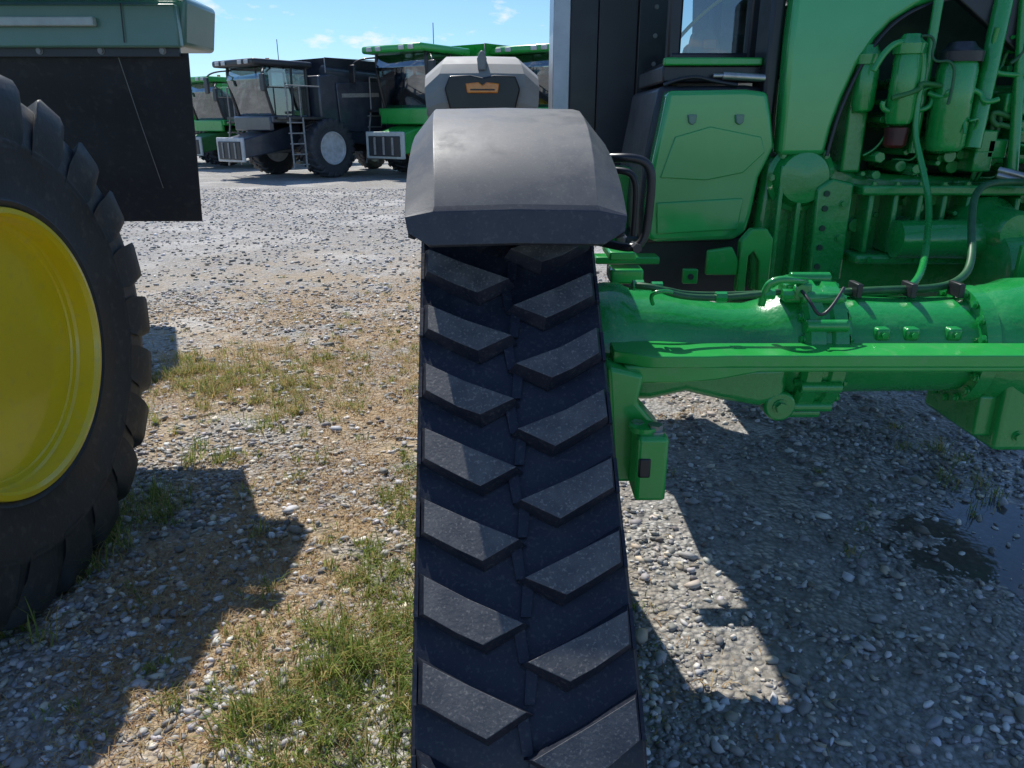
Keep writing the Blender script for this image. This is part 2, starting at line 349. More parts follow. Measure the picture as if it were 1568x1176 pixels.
tube('rear_hose_b',[(1.015,2.37,1.184),(1.23,2.33,1.19),(1.32,2.37,1.23),(1.45,2.6,1.30),(1.60,2.9,1.42),(1.60,3.0,1.55),(1.56,3.05,1.7),(1.57,3.05,1.95),(1.52,3.06,2.0),(1.42,3.06,2.0),(1.38,3.06,1.9)],.012,GREENC,AXL)
for x in (1.08,1.25,1.40): box('hose_clip',x,x+.018,2.28,2.35,1.19,1.235,BLK,AXL,.003)

# ---- body castings
prism('transmission_case',[(1.06,1.0),(1.04,1.2),(1.06,1.58),(1.27,1.60),(1.45,1.52),(2.7,1.46),(2.7,1.0)],3.22,3.9,GREENC,TR,.03,4)
prism('case_side_plate',[(1.26,1.08),(1.25,1.46),(1.31,1.50),(1.40,1.48),(1.40,1.08)],3.12,3.22,GREENC,TR,.01,3)
for z in (1.14,1.22,1.30,1.38,1.44):
    cyl('plate_hole',(1.29,3.112,z),(1.29,3.125,z),.012,DKIN,TR,n=16)
for z in (1.12,1.26,1.40): bolt((1.365,3.12,z),(0,-1,0),.013,TR,GREENC)
for x in (1.10,1.18):
    prism('case_rib',[(x,1.05),(x,1.55),(x+.02,1.55),(x+.02,1.05)],3.14,3.23,GREENC,TR,.005)
prism('lift_hook',[(.93,1.05),(.93,1.26),(.97,1.31),(1.03,1.31),(1.06,1.27),(1.06,1.05),(1.02,1.05),(1.01,1.18),(.985,1.22),(.965,1.20),(.965,1.05)],3.02,3.07,GREEN,TR,.006)
prism('gusset_plate',[(.80,1.12),(.80,1.22),(.90,1.235),(.93,1.18),(.93,1.12)],3.03,3.06,GREEN,TR,.006)
box('bracket_tab',.70,.76,3.0,3.03,1.09,1.15,GREEN,TR)
cyl('tab_hole',(.73,2.993,1.12),(.73,3.005,1.12),.012,BLK,TR)
revolve('round_cover',[(-.05,.14),(-.06,.12),(-.10,.10),(-.11,.02)],(1.20,3.24,1.50),GREENC,TR,axis='Y',n=40)
for i in range(8):
    t=2*math.pi*i/8; bolt((1.20+.125*math.cos(t),3.17,1.50+.125*math.sin(t)),(0,-1,0),.010,TR,GREENC)
for i in range(12):
    x=1.46+i*.10
    box('casting_rib',x,x+.022,3.10,3.24,1.20,1.45-.004*i,GREENC,TR,.007,2)
box('casting_ledge',1.42,2.6,3.08,3.24,1.435,1.475,GREENC,TR,.01,3)
box('casting_ledge_low',1.42,2.6,3.05,3.24,1.16,1.20,GREENC,TR,.015,3)
for x in np.arange(1.47,2.5,.095): bolt((x,3.10,1.475),(0,0,1),.012,TR,GREENC); bolt((x,3.05,1.18),(0,-1,0),.011,TR,GREENC)
revolve('pump_body',[(-.20,.02),(-.20,.07),(-.17,.085),(-.05,.09),(0,.12),(.1,.12)],(1.95,3.08,1.31),GREENC,TR,axis='Y',n=36)
revolve('starter_motor',[(-.18,.03),(-.17,.075),(.20,.08),(.22,.05)],(1.72,3.02,1.27),GREENC,TR,axis='X',n=36)
revolve('lower_drum',[(0,.10),(.02,.15),(.3,.17),(.6,.17)],(1.88,2.95,1.16),GREENC,TR,axis='X',n=40)
prism('mount_plate',[(1.855,1.10),(1.855,1.29),(1.90,1.30),(1.945,1.285),(1.93,1.10)],2.70,2.72,GREEN,TR,.003)
for z in (1.15,1.25): cyl('mount_hole',(1.90,2.694,z),(1.90,2.705,z),.010,BLK,TR)
random.seed(5)
for i in range(40):
    x=random.uniform(1.44,2.25); z=random.uniform(1.22,1.42); r=random.uniform(.010,.03)
    cyl('case_boss',(x,3.24,z),(x,3.24-random.uniform(.03,.13),z),r,GREENC,TR,n=random.choice([6,16,20]),bevel=.003)
box('engine_block',1.30,2.6,3.45,4.2,1.5,2.25,DKIN,TR,.02)
box('engine_head',1.75,2.6,3.25,3.5,1.55,1.86,GREENC,TR,.025,3)
box('engine_bracket',1.36,1.44,3.18,3.4,1.52,1.95,GREENC,TR,.01)
def canister(x,y,z0,z1,r,m,cap):
    revolve('filter_canister',[(z0-z0,r*.5),(0.01,r*.85),(.03,r),(z1-z0-.03,r),(z1-z0,r*.9)],(x,y,z0),m,TR,axis='Z',n=32)
    revolve('filter_head',[(0,r*1.12),(.035,r*1.15),(.05,r*.8),(.07,r*.6)],(x,y,z1),cap,TR,axis='Z',n=32)
canister(1.515,3.08,1.70,1.96,.052,GREENC,GREENC)
revolve('sediment_bowl',[(0,.03),(.01,.042),(.075,.045),(.08,.03)],(1.515,3.08,1.62),RED,TR,axis='Z')
canister(1.70,3.06,1.60,1.93,.072,GREENC,BLK)
canister(1.40,3.16,1.75,1.93,.045,GREENC,GREENC)
cyl('coolant_pipe',(1.80,3.04,1.62),(1.85,3.10,2.2),.033,GREENC,TR)
cyl('coolant_pipe',(1.60,3.1,1.60),(1.605,3.1,2.2),.018,GREENC,TR)
cyl('coolant_pipe',(1.985,3.04,1.50),(1.92,3.1,2.2),.02,GREENC,TR)
random.seed(3)
for i in range(26):
    x=random.uniform(1.42,2.2); z=random.uniform(1.55,2.05); y=random.uniform(2.98,3.2)
    pts=[(x,y,z)]; dr=random.choice([0,1])
    for k in range(5):
        if (k+dr)%2: x+=random.uniform(-.10,.14); z+=random.uniform(-.03,.03)
        else: z+=random.uniform(-.18,.08); x+=random.uniform(-.02,.02)
        y+=random.uniform(-.04,.04)
        pts.append((max(1.40,x),max(2.98,y),min(max(z,1.48),2.12)))
    tube('engine_line',pts,random.choice([.005,.007,.010]),random.choice([GREENC,HOSE,GREENC,GREEND]),TR)
for i in range(60):
    x=random.uniform(1.45,2.25); z=random.uniform(1.5,1.98); y=3.22
    r=random.uniform(.010,.028)
    cyl('engine_boss',(x,3.42 if x<1.75 else 3.25,z),(x,y-random.uniform(.03,.12),z),r,GREENC,TR,n=random.choice([6,16,16]),bevel=.003)
for i in range(20):
    x=random.uniform(1.75,2.3); z=random.uniform(1.52,1.95)
    box('engine_part',x,x+random.uniform(.03,.1),3.08,3.24,z,z+random.uniform(.02,.09),GREENC,TR,.008,2)
box('valve_block',2.02,2.10,2.88,2.98,1.45,1.62,GREY,TR,.006)
for a in (2.04,2.08):
    for z in (1.49,1.535,1.58): cyl('port',(a,2.872,z),(a,2.885,z),.011,BLK,TR,n=16)
for k in range(2): tube('valve_hose',[(1.9,3.0,1.52+.02*k),(1.97,2.93,1.50+.02*k),(2.02,2.93,1.47+.03*k)],.013,STEEL,TR)
arch=[(1.085,1.59),(1.27,1.59),(1.285,1.70),(1.31,1.80),(1.355,1.93),(1.41,2.02),(1.46,2.08),(1.54,2.13),(1.66,2.165),(1.9,2.19),(2.4,2.2),(2.4,2.27),(1.08,2.27),(1.075,2.0)]
prism('hood_side_panel',arch,3.14,3.24,GREENL,TR,.02,4)
tube('hood_seal',[(p[0]+.006,3.135,p[1]-.004) for p in arch[1:11]],.007,BLK,TR)
box('hood_top',1.08,2.9,3.26,4.6,2.27,2.41,GREENL,TR,.03)
prism('hood_side_dark',[(1.66,2.165),(2.31,1.71),(2.9,1.55),(2.9,2.2),(1.66,2.2)],3.10,3.135,BLK,TR,.006)
tank=[(.62,1.835),(.93,1.84),(1.02,1.83),(1.045,1.74),(1.07,1.62),(1.02,1.50),(1.005,1.36),(.99,1.28),(.94,1.245),(.60,1.235),(.57,1.26),(.565,1.38),(.575,1.55),(.60,1.70)]
prism('fuel_tank',tank,3.16,3.9,GREENL,TR,.05,6)
prism('tank_rim',[(p[0]*1.0+( .025 if p[0]>.8 else -.02),p[1]+(.02 if p[1]>1.5 else -.02)) for p in tank],3.25,3.95,BLK,TR,.02)
for x in (.71,.90):
    prism('tank_tab',[(x,1.715),(x-.005,1.745),(x+.03,1.745),(x+.028,1.715),(x+.014,1.705)],3.145,3.165,BODYG,TR,.003)
prism('tank_recess',[(.61,1.50),(.66,1.66),(.80,1.70),(1.01,1.66),(1.03,1.60),(.95,1.52),(.80,1.49)],3.154,3.162,GREENL,TR,.004,3)
prism('tank_lower_pad',[(.61,1.27),(.60,1.40),(.96,1.42),(.95,1.29)],3.150,3.162,GREENL,TR,.006,3)
box('tank_shelf',.62,1.03,3.3,3.9,1.87,1.94,BLK,TR,.01)
box('shelf_green_rail',.62,1.02,3.27,3.31,1.935,1.965,GREEN,TR,.006)
cyl('shelf_cylinder',(.86,3.26,1.895),(1.03,3.24,1.885),.016,STEEL,TR)
cyl('shelf_rod',(.82,3.26,1.895),(.88,3.26,1.895),.009,STEEL,TR)
tube('shelf_cable',[(.62,3.26,1.86),(.72,3.25,1.90),(.84,3.26,1.87),(.92,3.25,1.86)],.008,BLK,TR)
box('side_dark_pillar',1.02,1.075,3.22,3.4,1.60,2.25,BLK,TR,.015)
box('access_panel_edge',.225,.32,4.43,4.9,1.38,3.1,ALU,TR,.006)
box('access_panel',.32,.47,4.42,5.1,1.38,3.1,BLK,TR,.006)
box('access_panel_mid',.47,.68,4.40,5.1,1.35,3.1,BLKP,TR,.006)
prism('access_panel_side',[(.68,1.32),(.68,3.1),(.88,3.1),(.88,1.73),(.80,1.58),(.80,1.32)],4.37,5.1,BLK,TR,.006)
for z in np.arange(1.60,3.0,.14): bolt((.77,4.37,z),(0,-1,0),.009,TR,GREY)
box('panel_green_frame',.46,.62,3.6,3.8,1.10,1.52,GREEN,TR,.01)
box('panel_green_frame_low',.34,.60,3.0,3.1,1.17,1.20,GREEN,TR,.006)
box('chassis_dark',.50,1.1,3.3,3.9,.95,1.24,BLK,TR,.01)
box('green_step_lug',.33,.44,2.45,2.55,1.20,1.25,GREEN,TR,.008)
box('green_step_lug_b',.33,.42,2.5,2.7,1.27,1.30,GREEN,TR,.006)
box('chassis_belly',1.15,2.9,3.8,7.0,.75,1.5,GREEND,TR,.03)
CAB=TR
box('cab_sill',.72,2.9,3.55,5.2,1.90,1.99,BLK,CAB,.01)
for x,y in ((.72,3.62),(1.06,3.56),(.72,5.1),(2.85,3.62),(2.85,5.1)):
    box('cab_pillar',x-.03,x+.03,y-.03,y+.03,1.9,2.84,BLK,CAB,.01)
prism('cab_roof',[(3.56,2.78),(3.56,2.86),(3.95,3.2),(5.3,3.25),(5.3,2.85)],.02,3.0,GREEN,CAB,.05,4,axis='X')  # unseen from camera; left overhang added for ground shadow, raked front lets sun in
mobj('cab_front_glass',[(.74,3.60,1.99),(1.04,3.58,1.99),(1.04,3.58,2.8),(.74,3.60,2.8)],[(0,1,2,3)],GLASS,CAB,fix=False)
prism('operator_seat_back',[(.98,2.0),(.96,2.35),(1.03,2.5),(1.25,2.5),(1.3,2.35),(1.3,2.0)],4.3,4.42,SEAT,CAB,.04,4)
box('operator_seat_base',.92,1.3,3.9,4.4,2.0,2.12,SEAT,CAB,.04,3)
cyl('steering_column',(.95,3.80,1.95),(.98,3.95,2.3),.03,BLK,CAB)
prism('console_box',[(.80,1.99),(.82,2.10),(.90,2.13),(.94,2.05),(.95,1.99)],3.66,3.74,GREY,CAB,.01)
box('orange_tag',.86,.92,3.64,3.66,2.03,2.07,ORANGE,CAB,.004)
tube('yellow_cable',[(.74,3.66,2.06),(.82,3.66,2.16),(.94,3.66,2.24)],.008,YEL,CAB)
box('window_frame_low',.70,1.09,3.54,3.60,1.975,2.005,BLK,CAB,.008)

# ---------------------------------------------------------------- near combine (left)
CH=empty('combine_harvester')
wheel(CH,(-2.02,2.44,.955),.955,.68,.475,22,YEL,side=1)
cyl('drive_axle',(-4.9,2.44,.98),(-2.25,2.44,.98),.12,GREEN,CH)
wheel(CH,(-5.3,2.44,.955),.955,.68,.475,22,YEL,side=-1)
mobj('mud_flap',[(-1.765,4.28,1.19),(-1.59,3.96,2.04),(-3.6,3.96,2.04),(-3.6,4.28,1.19),(-1.765,4.292,1.19),(-1.59,3.972,2.04),(-3.6,3.972,2.04),(-3.6,4.292,1.19)],
     [(0,1,2,3),(7,6,5,4),(0,4,5,1),(1,5,6,2),(2,6,7,3),(3,7,4,0)],BLKM,CH,.002)
tube('flap_seam',[(-1.93,3.948,2.03),(-1.925,4.08,1.68),(-1.92,4.20,1.38)],.0018,GREY,CH,smooth=False)
box('flap_clamp_strip',-3.6,-1.62,3.935,3.955,2.02,2.075,BLK,CH,.003)
for x in np.arange(-3.5,-1.62,.30): bolt((x,3.935,2.048),(0,-1,0),.013,CH,GREY)
box('body_lower_panel',-3.9,-1.60,3.90,3.955,2.06,2.25,BODYG,CH,.01)
prism('body_side_panel',[(-1.60,2.07),(-1.565,2.28),(-1.86,2.42),(-2.0,3.2),(-5.4,3.3),(-5.4,2.07)],3.96,4.35,BODYG,CH,.02,3)
prism('body_main',[(4.35,1.5),(4.35,3.3),(7.5,3.5),(7.5,1.6)],-5.4,-3.5,BODYG,CH,.03,3,axis='X')
box('body_trim_ledge',-3.9,-1.55,3.78,3.90,2.255,2.29,GREENL,CH,.012)
box('light_strip',-2.55,-1.98,3.86,3.90,2.15,2.19,PALE,CH,.006)
tube('panel_seam',[(-1.86,3.89,2.08),(-1.85,3.89,2.25)],.003,BLK,CH)

# ---------------------------------------------------------------- distant combines
def combine(loc,rz,bm_,rimm,trim,roofm,sc=1,flip=1,tank=True):
    C=empty('combine_harvester',None,loc,rz,sc)
    prism('body',[(-.55,1.25),(-.6,3.2),(0,3.3),(3.9,3.35),(5.0,2.9),(5.5,2.2),(5.4,1.5),(3.6,1.1),(1.5,1.0)],-1.45,1.45,bm_,C,.06,3,axis='X')
    for s in (-1,1):
        prism('side_panel',[(.2,1.5),(.1,3.0),(2.0,3.1),(2.2,1.4)],s*1.46,s*1.52,bm_,C,.02,2,axis='X')
        prism('side_panel_rear',[(2.3,1.35),(2.1,3.1),(4.0,3.1),(4.9,2.7),(5.0,1.6)],s*1.46,s*1.53,trim,C,.02,2,axis='X')
        prism('panel_stripe',[(.3,2.55),(.3,2.68),(1.95,2.75),(1.97,2.62)],s*1.52,s*1.54,YEL if bm_ is GREEN else GREY,C,.004,2,axis='X')
        prism('vent_grille',[(2.6,1.9),(2.55,2.6),(3.7,2.6),(3.8,1.9)],s*1.53,s*1.55,BLK,C,.01,2,axis='X')
        for k in range(5): box('vent_slat',s*1.56-.02,s*1.56+.02,2.62,3.74,1.98+k*.13,2.02+k*.13,trim,C,.004)
        tube('body_rail',[(s*1.5,-.3,3.3),(s*1.5,-.3,3.75),(s*1.5,2.8,3.8),(s*1.5,2.8,3.35)],.02,GREY,C,smooth=False)
    if tank:
        v=[(-1.2,.0,3.3),(1.2,.0,3.3),(1.2,2.8,3.3),(-1.2,2.8,3.3),(-1.6,-.3,3.75),(1.6,-.3,3.75),(1.6,3.2,3.75),(-1.6,3.2,3.75)]
        mobj('grain_tank',v,[(0,1,5,4),(1,2,6,5),(2,3,7,6),(3,0,4,7),(0,3,2,1)],bm_,C)
    prism('cab_glass',[(-2.05,1.95),(-2.4,3.05),(-2.3,3.4),(-.7,3.4),(-.7,1.95)],-.95,.95,GLASSD,C,.03,2,axis='X')
    box('cab_interior',-.5,.5,-1.5,-.9,1.95,2.9,SEAT,C,.1)
    for s in (-1,1):
        tube('cab_post',[(s*.96,-2.05,1.95),(s*.96,-2.42,3.05),(s*.96,-2.3,3.42)],.05,BLK,C)
        tube('cab_post',[(s*.96,-1.3,1.95),(s*.96,-1.25,3.42)],.035,BLK,C)
        tube('cab_post',[(s*.96,-.68,1.95),(s*.96,-.68,3.42)],.06,BLK,C)
        tube('mirror_arm',[(s*.95,-2.2,3.35),(s*1.5,-2.7,3.35),(s*1.55,-2.75,3.1)],.025,BLK,C)
        box('mirror',s*1.55-.12,s*1.55+.12,-2.8,-2.72,2.65,3.15,BLK,C,.03)
    box('cab_floor',-1.1,1.1,-2.2,-.5,1.75,1.96,bm_,C,.03)
    box('cab_roof',-1.15,1.15,-2.75,-.5,3.42,3.62,roofm,C,.07,3)
    for x in (-.8,-.45,.45,.8): box('work_lamp',x-.1,x+.1,-2.79,-2.74,3.46,3.58,WHITE,C,.02)
    box('console_front',-1.0,1.0,-2.25,-2.1,1.5,1.95,bm_,C,.04)
    prism('feeder_house',[(-.8,1.0),(-.8,1.75),(-3.0,1.25),(-3.1,.65)],-.6,.6,trim,C,.04,2,axis='X')
    prism('feeder_faceplate',[(-.75,.55),(-.75,1.3),(.75,1.3),(.75,.55)],-3.16,-3.08,WHITE if bm_ is DKBODY else PALE,C,.03)
    box('feeder_opening',-.62,.62,-3.19,-3.15,.62,1.18,BLK,C,.02)
    for x in (-.35,0,.35): box('feeder_chain_bar',x-.04,x+.04,-3.21,-3.19,.66,1.14,GREY,C,.004)
    for s in (-1,1):
        cyl('lift_cylinder',(s*.45,-1.0,.9),(s*.45,-2.7,.8),.06,STEEL,C,n=12)
        wheel(C,(s*1.55,-.5,.95),.95,.7,.5,22,rimm,side=s,detail=False)
        wheel(C,(s*1.45,4.1,.66),.66,.5,.36,20,rimm,side=s,detail=False)
    cyl('front_axle',(-1.4,-.5,.95),(1.4,-.5,.95),.2,bm_,C)
    cyl('rear_axle',(-1.3,4.1,.7),(1.3,4.1,.7),.12,bm_,C)
    box('chassis',-1.1,1.1,-.8,4.6,.8,1.3,DKIN if bm_ is GREEN else BLK,C,.03)
    for s in (-1,1):
        box('platform',s*1.3-.35,s*1.3+.35,-2.1,-.6,1.85,1.93,BLK,C)
        for y in (-2.0,-1.5): 
            tube('rail_post',[(s*1.62,y,1.9),(s*1.62,y,2.85)],.022,GREY,C)
            tube('ladder_rail',[(s*1.66,y+.03,1.9),(s*1.85,y-.1,.35)],.03,GREY,C,smooth=False)
        tube('hand_rail',[(s*1.62,-2.0,2.85),(s*1.62,-.7,2.85)],.022,GREY,C)
        for i in range(5):
            z=.45+i*.32; x=s*(1.84-.19*(z-.35)/1.55)
            box('ladder_step',x-.04,x+.04,-2.08,-1.52,z,z+.04,GREY,C,.005)
    cyl('unloading_auger',(flip*1.25,-.2,3.35),(flip*1.55,5.8,3.05),.20,trim,C)
    cyl('auger_spout',(flip*1.55,5.7,3.1),(flip*1.6,6.1,2.6),.2,BLK,C)
    tube('antenna',[(.3,-1.2,3.6),(.3,-1.2,4.3)],.012,BLK,C)
    cyl('beacon',(-.6,-1.0,3.62),(-.6,-1.0,3.8),.07,ORANGE,C,n=12)
    return C
combine((-7.4,28.5,0),R(-38),DKBODY,WHITE,DKBODY,BLK,1.04)
combine((-11.6,35.0,0),R(-35),GREEN,YEL,GREEND,GREEN)
combine((-2.2,29.5,0),R(-35),GREEN,YEL,GREEN,GREEN,1.18)
combine((-15.0,38.0,0),R(-35),GREEN,YEL,GREEND,GREEN)
combine((2.2,30.5,0),R(-35),GREEN,YEL,GREEN,GREEN,1.2)

# ---------------------------------------------------------------- ground
def ground_mat():
    m=bpy.data.materials.new('gravel_ground'); m.use_nodes=True; nt=m.node_tree; N=nt.nodes; L=nt.links; b=N['Principled BSDF']
    g=N.new('ShaderNodeNewGeometry'); P=g.outputs['Position']
    def noise(sc,det=4,ro=.6):
        n=N.new('ShaderNodeTexNoise'); n.inputs['Scale'].default_value=sc; n.inputs['Detail'].default_value=det; n.inputs['Roughness'].default_value=ro; L.new(P,n.inputs['Vector']); return n.outputs['Fac']
    def rng_(x,a,bb,c=0,d=1):
        r=N.new('ShaderNodeMapRange'); r.inputs[1].default_value=a; r.inputs[2].default_value=bb; r.inputs[3].default_value=c; r.inputs[4].default_value=d; L.new(x,r.inputs[0]); return r.outputs[0]
    def mix(f,a,c,mode='MIX'):
        x=N.new('ShaderNodeMix'); x.data_type='RGBA'; x.blend_type=mode
        for s,vv in ((0,f),(6,a),(7,c)):
            if isinstance(vv,(int,float)): x.inputs[s].default_value=vv
            elif isinstance(vv,tuple): x.inputs[s].default_value=(*vv,1)
            else: L.new(vv,x.inputs[s])
        return x.outputs[2]
    def mul(a,c,op='MULTIPLY'):
        x=N.new('ShaderNodeMath'); x.operation=op
        for i,vv in enumerate((a,c)):
            if isinstance(vv,(int,float)): x.inputs[i].default_value=vv
            else: L.new(vv,x.inputs[i])
        return x.outputs[0]
    def vor(sc,feat='F1'):
        v=N.new('ShaderNodeTexVoronoi'); v.feature=feat; v.inputs['Scale'].default_value=sc; L.new(P,v.inputs['Vector']); return v
    v1=vor(42); v2=vor(95); v3=vor(14)
    def val(v):
        s=N.new('ShaderNodeSeparateColor'); L.new(v.outputs['Color'],s.inputs[0]); return s.outputs[0]
    peb=mix(rng_(val(v1),0,1),(.18,.175,.165),(.68,.67,.63))
    peb2=mix(rng_(val(v2),0,1),(.18,.17,.155),(.56,.54,.50))
    c=mix(rng_(noise(9),.45,.6),peb,peb2)
    dirt=mix(noise(3.),(.30,.26,.21),(.43,.39,.34))
    c=mix(rng_(noise(2.2,5),.42,.60,.15,.85),c,dirt)
    c=mix(rng_(v1.outputs['Distance'],.35,.75,0,.5),c,(.11,.10,.085))
    big=mix(rng_(val(v3),.75,.9,0,.7),c,(.6,.59,.57)); c=mix(rng_(v3.outputs['Distance'],.3,.2),c,big)
    s=N.new('ShaderNodeSeparateXYZ'); L.new(P,s.inputs[0])
    mx=mul(rng_(s.outputs[0],-5.5,-3.,0,1),rng_(s.outputs[0],.1,-.4,0,1))
    my=mul(rng_(s.outputs[1],13,7,0,1),rng_(s.outputs[1],.5,1.5,0,1))
    pm=mul(mul(mx,my),rng_(noise(1.3,5,.7),.40,.56))
    c=mix(mul(pm,.75),c,mix(noise(30),(.32,.20,.10),(.56,.42,.22)))
    wx=rng_(s.outputs[0],.4,1.0,0,1); wy=rng_(s.outputs[1],7,4,0,1)
    wet=mul(mul(wx,wy),rng_(noise(1.3,5,.65),.42,.6))
    far=mul(rng_(noise(.55,5,.65),.50,.62),rng_(s.outputs[1],3.5,6,0,1))  # pale sandy patches, with whitish glare put into the colour
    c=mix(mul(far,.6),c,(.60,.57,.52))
    c=mix(mul(wet,.5),c,(.14,.135,.12))
    # soaked hollow beside the right-hand machine
    vm=N.new('ShaderNodeVectorMath'); vm.operation='DISTANCE'; L.new(P,vm.inputs[0]); vm.inputs[1].default_value=(2.25,2.72,0)
    soak=rng_(mul(vm.outputs['Value'],mul(noise(4,4,.7),1.5),'ADD'),1.40,1.22)
    c=mix(mul(soak,.85),c,(.055,.052,.048))
    L.new(c,b.inputs['Base Color'])
    rg=N.new('ShaderNodeMix'); L.new(soak,rg.inputs[0]); L.new(rng_(wet,0,1,.8,.3),rg.inputs[2]); rg.inputs[3].default_value=.04
    L.new(rg.outputs[0],b.inputs['Roughness'])
    h=mul(rng_(v1.outputs['Distance'],0,.8,1,0),mul(noise(60),.6),'ADD')
    h=mul(h,mul(rng_(v3.outputs['Distance'],0,.5,1,0),1.2),'ADD')
    u=N.new('ShaderNodeBump'); u.inputs['Distance'].default_value=.02; L.new(mul(rng_(wet,0,1,.9,.35),rng_(soak,0,1,1,.02)),u.inputs['Strength']); L.new(h,u.inputs['Height'])
    L.new(u.outputs[0],b.inputs['Normal'])
    return m
mobj('ground',[(-400,-60,0),(400,-60,0),(400,700,0),(-400,700,0)],[(0,1,2,3)],ground_mat(),smooth=False,fix=False)

def sn(x,y,s=1.,ph=0.):
    return (np.sin(x*1.7*s+ph)+np.sin(y*2.1*s+1.3*ph+x*.6*s)+np.sin((x+y)*3.7*s+2*ph)+np.sin((x*.8-y)*6.1*s+ph*3))*.25
def bulk(name,V,F,k,C,m):
    me=bpy.data.meshes.new(name); nf=len(F); 
    me.vertices.add(len(V)); me.vertices.foreach_set('co',V.astype(np.float32).ravel())
    me.loops.add(nf*k); me.loops.foreach_set('vertex_index',F.astype(np.int32).ravel())
    me.polygons.add(nf); me.polygons.foreach_set('loop_start',(np.arange(nf)*k).astype(np.int32))
    me.update(calc_edges=True); me.validate()
    a=me.color_attributes.new('Col','FLOAT_COLOR','POINT'); a.data.foreach_set('color',C.astype(np.float32).ravel())
    me.materials.append(m); o=bpy.data.objects.new(name,me); link(o); return o
bm=bmesh.new(); bmesh.ops.create_icosphere(bm,subdivisions=1,radius=1); IV=np.array([v.co[:] for v in bm.verts]); IF=np.array([[v.index for v in f.verts] for f in bm.faces]); bm.free()
def stone_field():
    X=[];Y=[];S=[]
    for y0,y1,dens,r0,r1 in ((.7,2.2,2800,.004,.019),(2.2,4.,1850,.005,.021),(4.,8,560,.008,.027),(8,22,95,.015,.034)):
        A=.85*(y1**2-y0**2)+1.2*(y1-y0); n=int(A*dens)
        y=np.sqrt(rng.uniform(y0**2,y1**2,n)); x=rng.uniform(-1,1,n)*(.85*y+.6)
        r=r0+(r1-r0)*rng.random(n)**2.0
        dens_=np.clip(.72+.75*sn(x,y,2.,1.)+.4*sn(x,y,7,2),.06,1)
        keep=rng.random(n)<dens_
        mud=(x>.5)&(y>1.6)&(sn(x,y,1.3,4.)>.05); keep&=~(mud&(rng.random(n)<.6))
        sk=((x-2.25)**2+(y-2.72)**2)<.45**2; keep&=~(sk&(rng.random(n)<.85))
        gr=(x<-.2)&(x>-3.2)&(y>4.2)&(y<6.2)&(sn(x,y,1.6,2.)>-.1); keep&=~(gr&(rng.random(n)<.6))
        X.append(x[keep]);Y.append(y[keep]);S.append(r[keep])
    n=420; y=rng.uniform(1.2,6,n); x=rng.uniform(-1,1,n)*(.85*y+.3); X.append(x);Y.append(y);S.append(rng.uniform(.018,.034,n))
    x=np.concatenate(X);y=np.concatenate(Y);r=np.concatenate(S); n=len(x)
    T=16; tm=IV[None]*(1+rng.uniform(-.40,.32,(T,12,1))); ti=rng.integers(0,T,n)
    sc=np.stack([r*rng.uniform(.9,1.5,n),r*rng.uniform(.55,1.,n),r*rng.uniform(.35,.75,n)],1)
    a=rng.uniform(0,6.283,n); t=rng.normal(0,.4,n); ca,sa,ct,st=np.cos(a),np.sin(a),np.cos(t),np.sin(t)
    v=tm[ti]*sc[:,None,:]
    y1=v[:,:,1]*ct[:,None]-v[:,:,2]*st[:,None]; z1=v[:,:,1]*st[:,None]+v[:,:,2]*ct[:,None]
    xx=v[:,:,0]*ca[:,None]-y1*sa[:,None]; yy=v[:,:,0]*sa[:,None]+y1*ca[:,None]
    V=np.stack([xx+x[:,None],yy+y[:,None],z1+(sc[:,2]*rng.uniform(.1,.7,n))[:,None]],2).reshape(-1,3)
    F=(IF[None]+(np.arange(n)*12)[:,None,None]).reshape(-1,3)
    g=.14+.44*rng.random(n)**1.15; w=rng.random(n)<.09; g[w]=.72
    wm=rng.random(n)<.25
    col=np.stack([g*(1+rng.uniform(-.02,.10,n)+.12*wm),g*(1+.02*wm),g*(1-rng.uniform(-.05,.12,n)-.12*wm),np.ones(n)],1)
    C=np.repeat(col,12,0)
    bulk('gravel_stones',V,F,3,C,mat('stone',(.3,.3,.3),.65,attr='Col'))
stone_field()
def blades(name,x,y,h,wd,lean,col,m):
    n=len(x); a=rng.uniform(0,6.283,n); dx,dy=np.cos(a),np.sin(a); px,py=-dy,dx
    L=h*lean; w=wd
    z=np.zeros(n)+.001
    v=np.stack([
      np.stack([x-px*w,y-py*w,z],1),np.stack([x+px*w,y+py*w,z],1),
      np.stack([x+dx*L*.4+px*w*.8,y+dy*L*.4+py*w*.8,h*.6],1),np.stack([x+dx*L*.4-px*w*.8,y+dy*L*.4-py*w*.8,h*.6],1),
      np.stack([x+dx*L+px*w*.12,y+dy*L+py*w*.12,h*np.clip(1.05-.25*lean,.1,1.1)],1),np.stack([x+dx*L-px*w*.12,y+dy*L-py*w*.12,h*np.clip(1.05-.25*lean,.1,1.1)],1)],1).reshape(-1,3)
    F=(np.array([[0,1,2,3],[3,2,4,5]])[None]+(np.arange(n)*6)[:,None,None]).reshape(-1,4)
    C=np.repeat(np.concatenate([col,np.ones((n,1))],1),6,0)
    bulk(name,v,F,4,C,m)
GR=mat('grass_blade',(.1,.2,.05),.6,attr='Col')
def tr(m):
    nt=m.node_tree; N=nt.nodes; L=nt.links; o=N['Material Output']; t=N.new('ShaderNodeBsdfTranslucent'); a=N.new('ShaderNodeAttribute'); a.attribute_name='Col'
    L.new(a.outputs['Color'],t.inputs[0]); x=N.new('ShaderNodeMixShader'); x.inputs[0].default_value=.45; L.new(N['Principled BSDF'].outputs[0],x.inputs[1]); L.new(t.outputs[0],x.inputs[2]); L.new(x.outputs[0],o.inputs[0])
tr(GR)
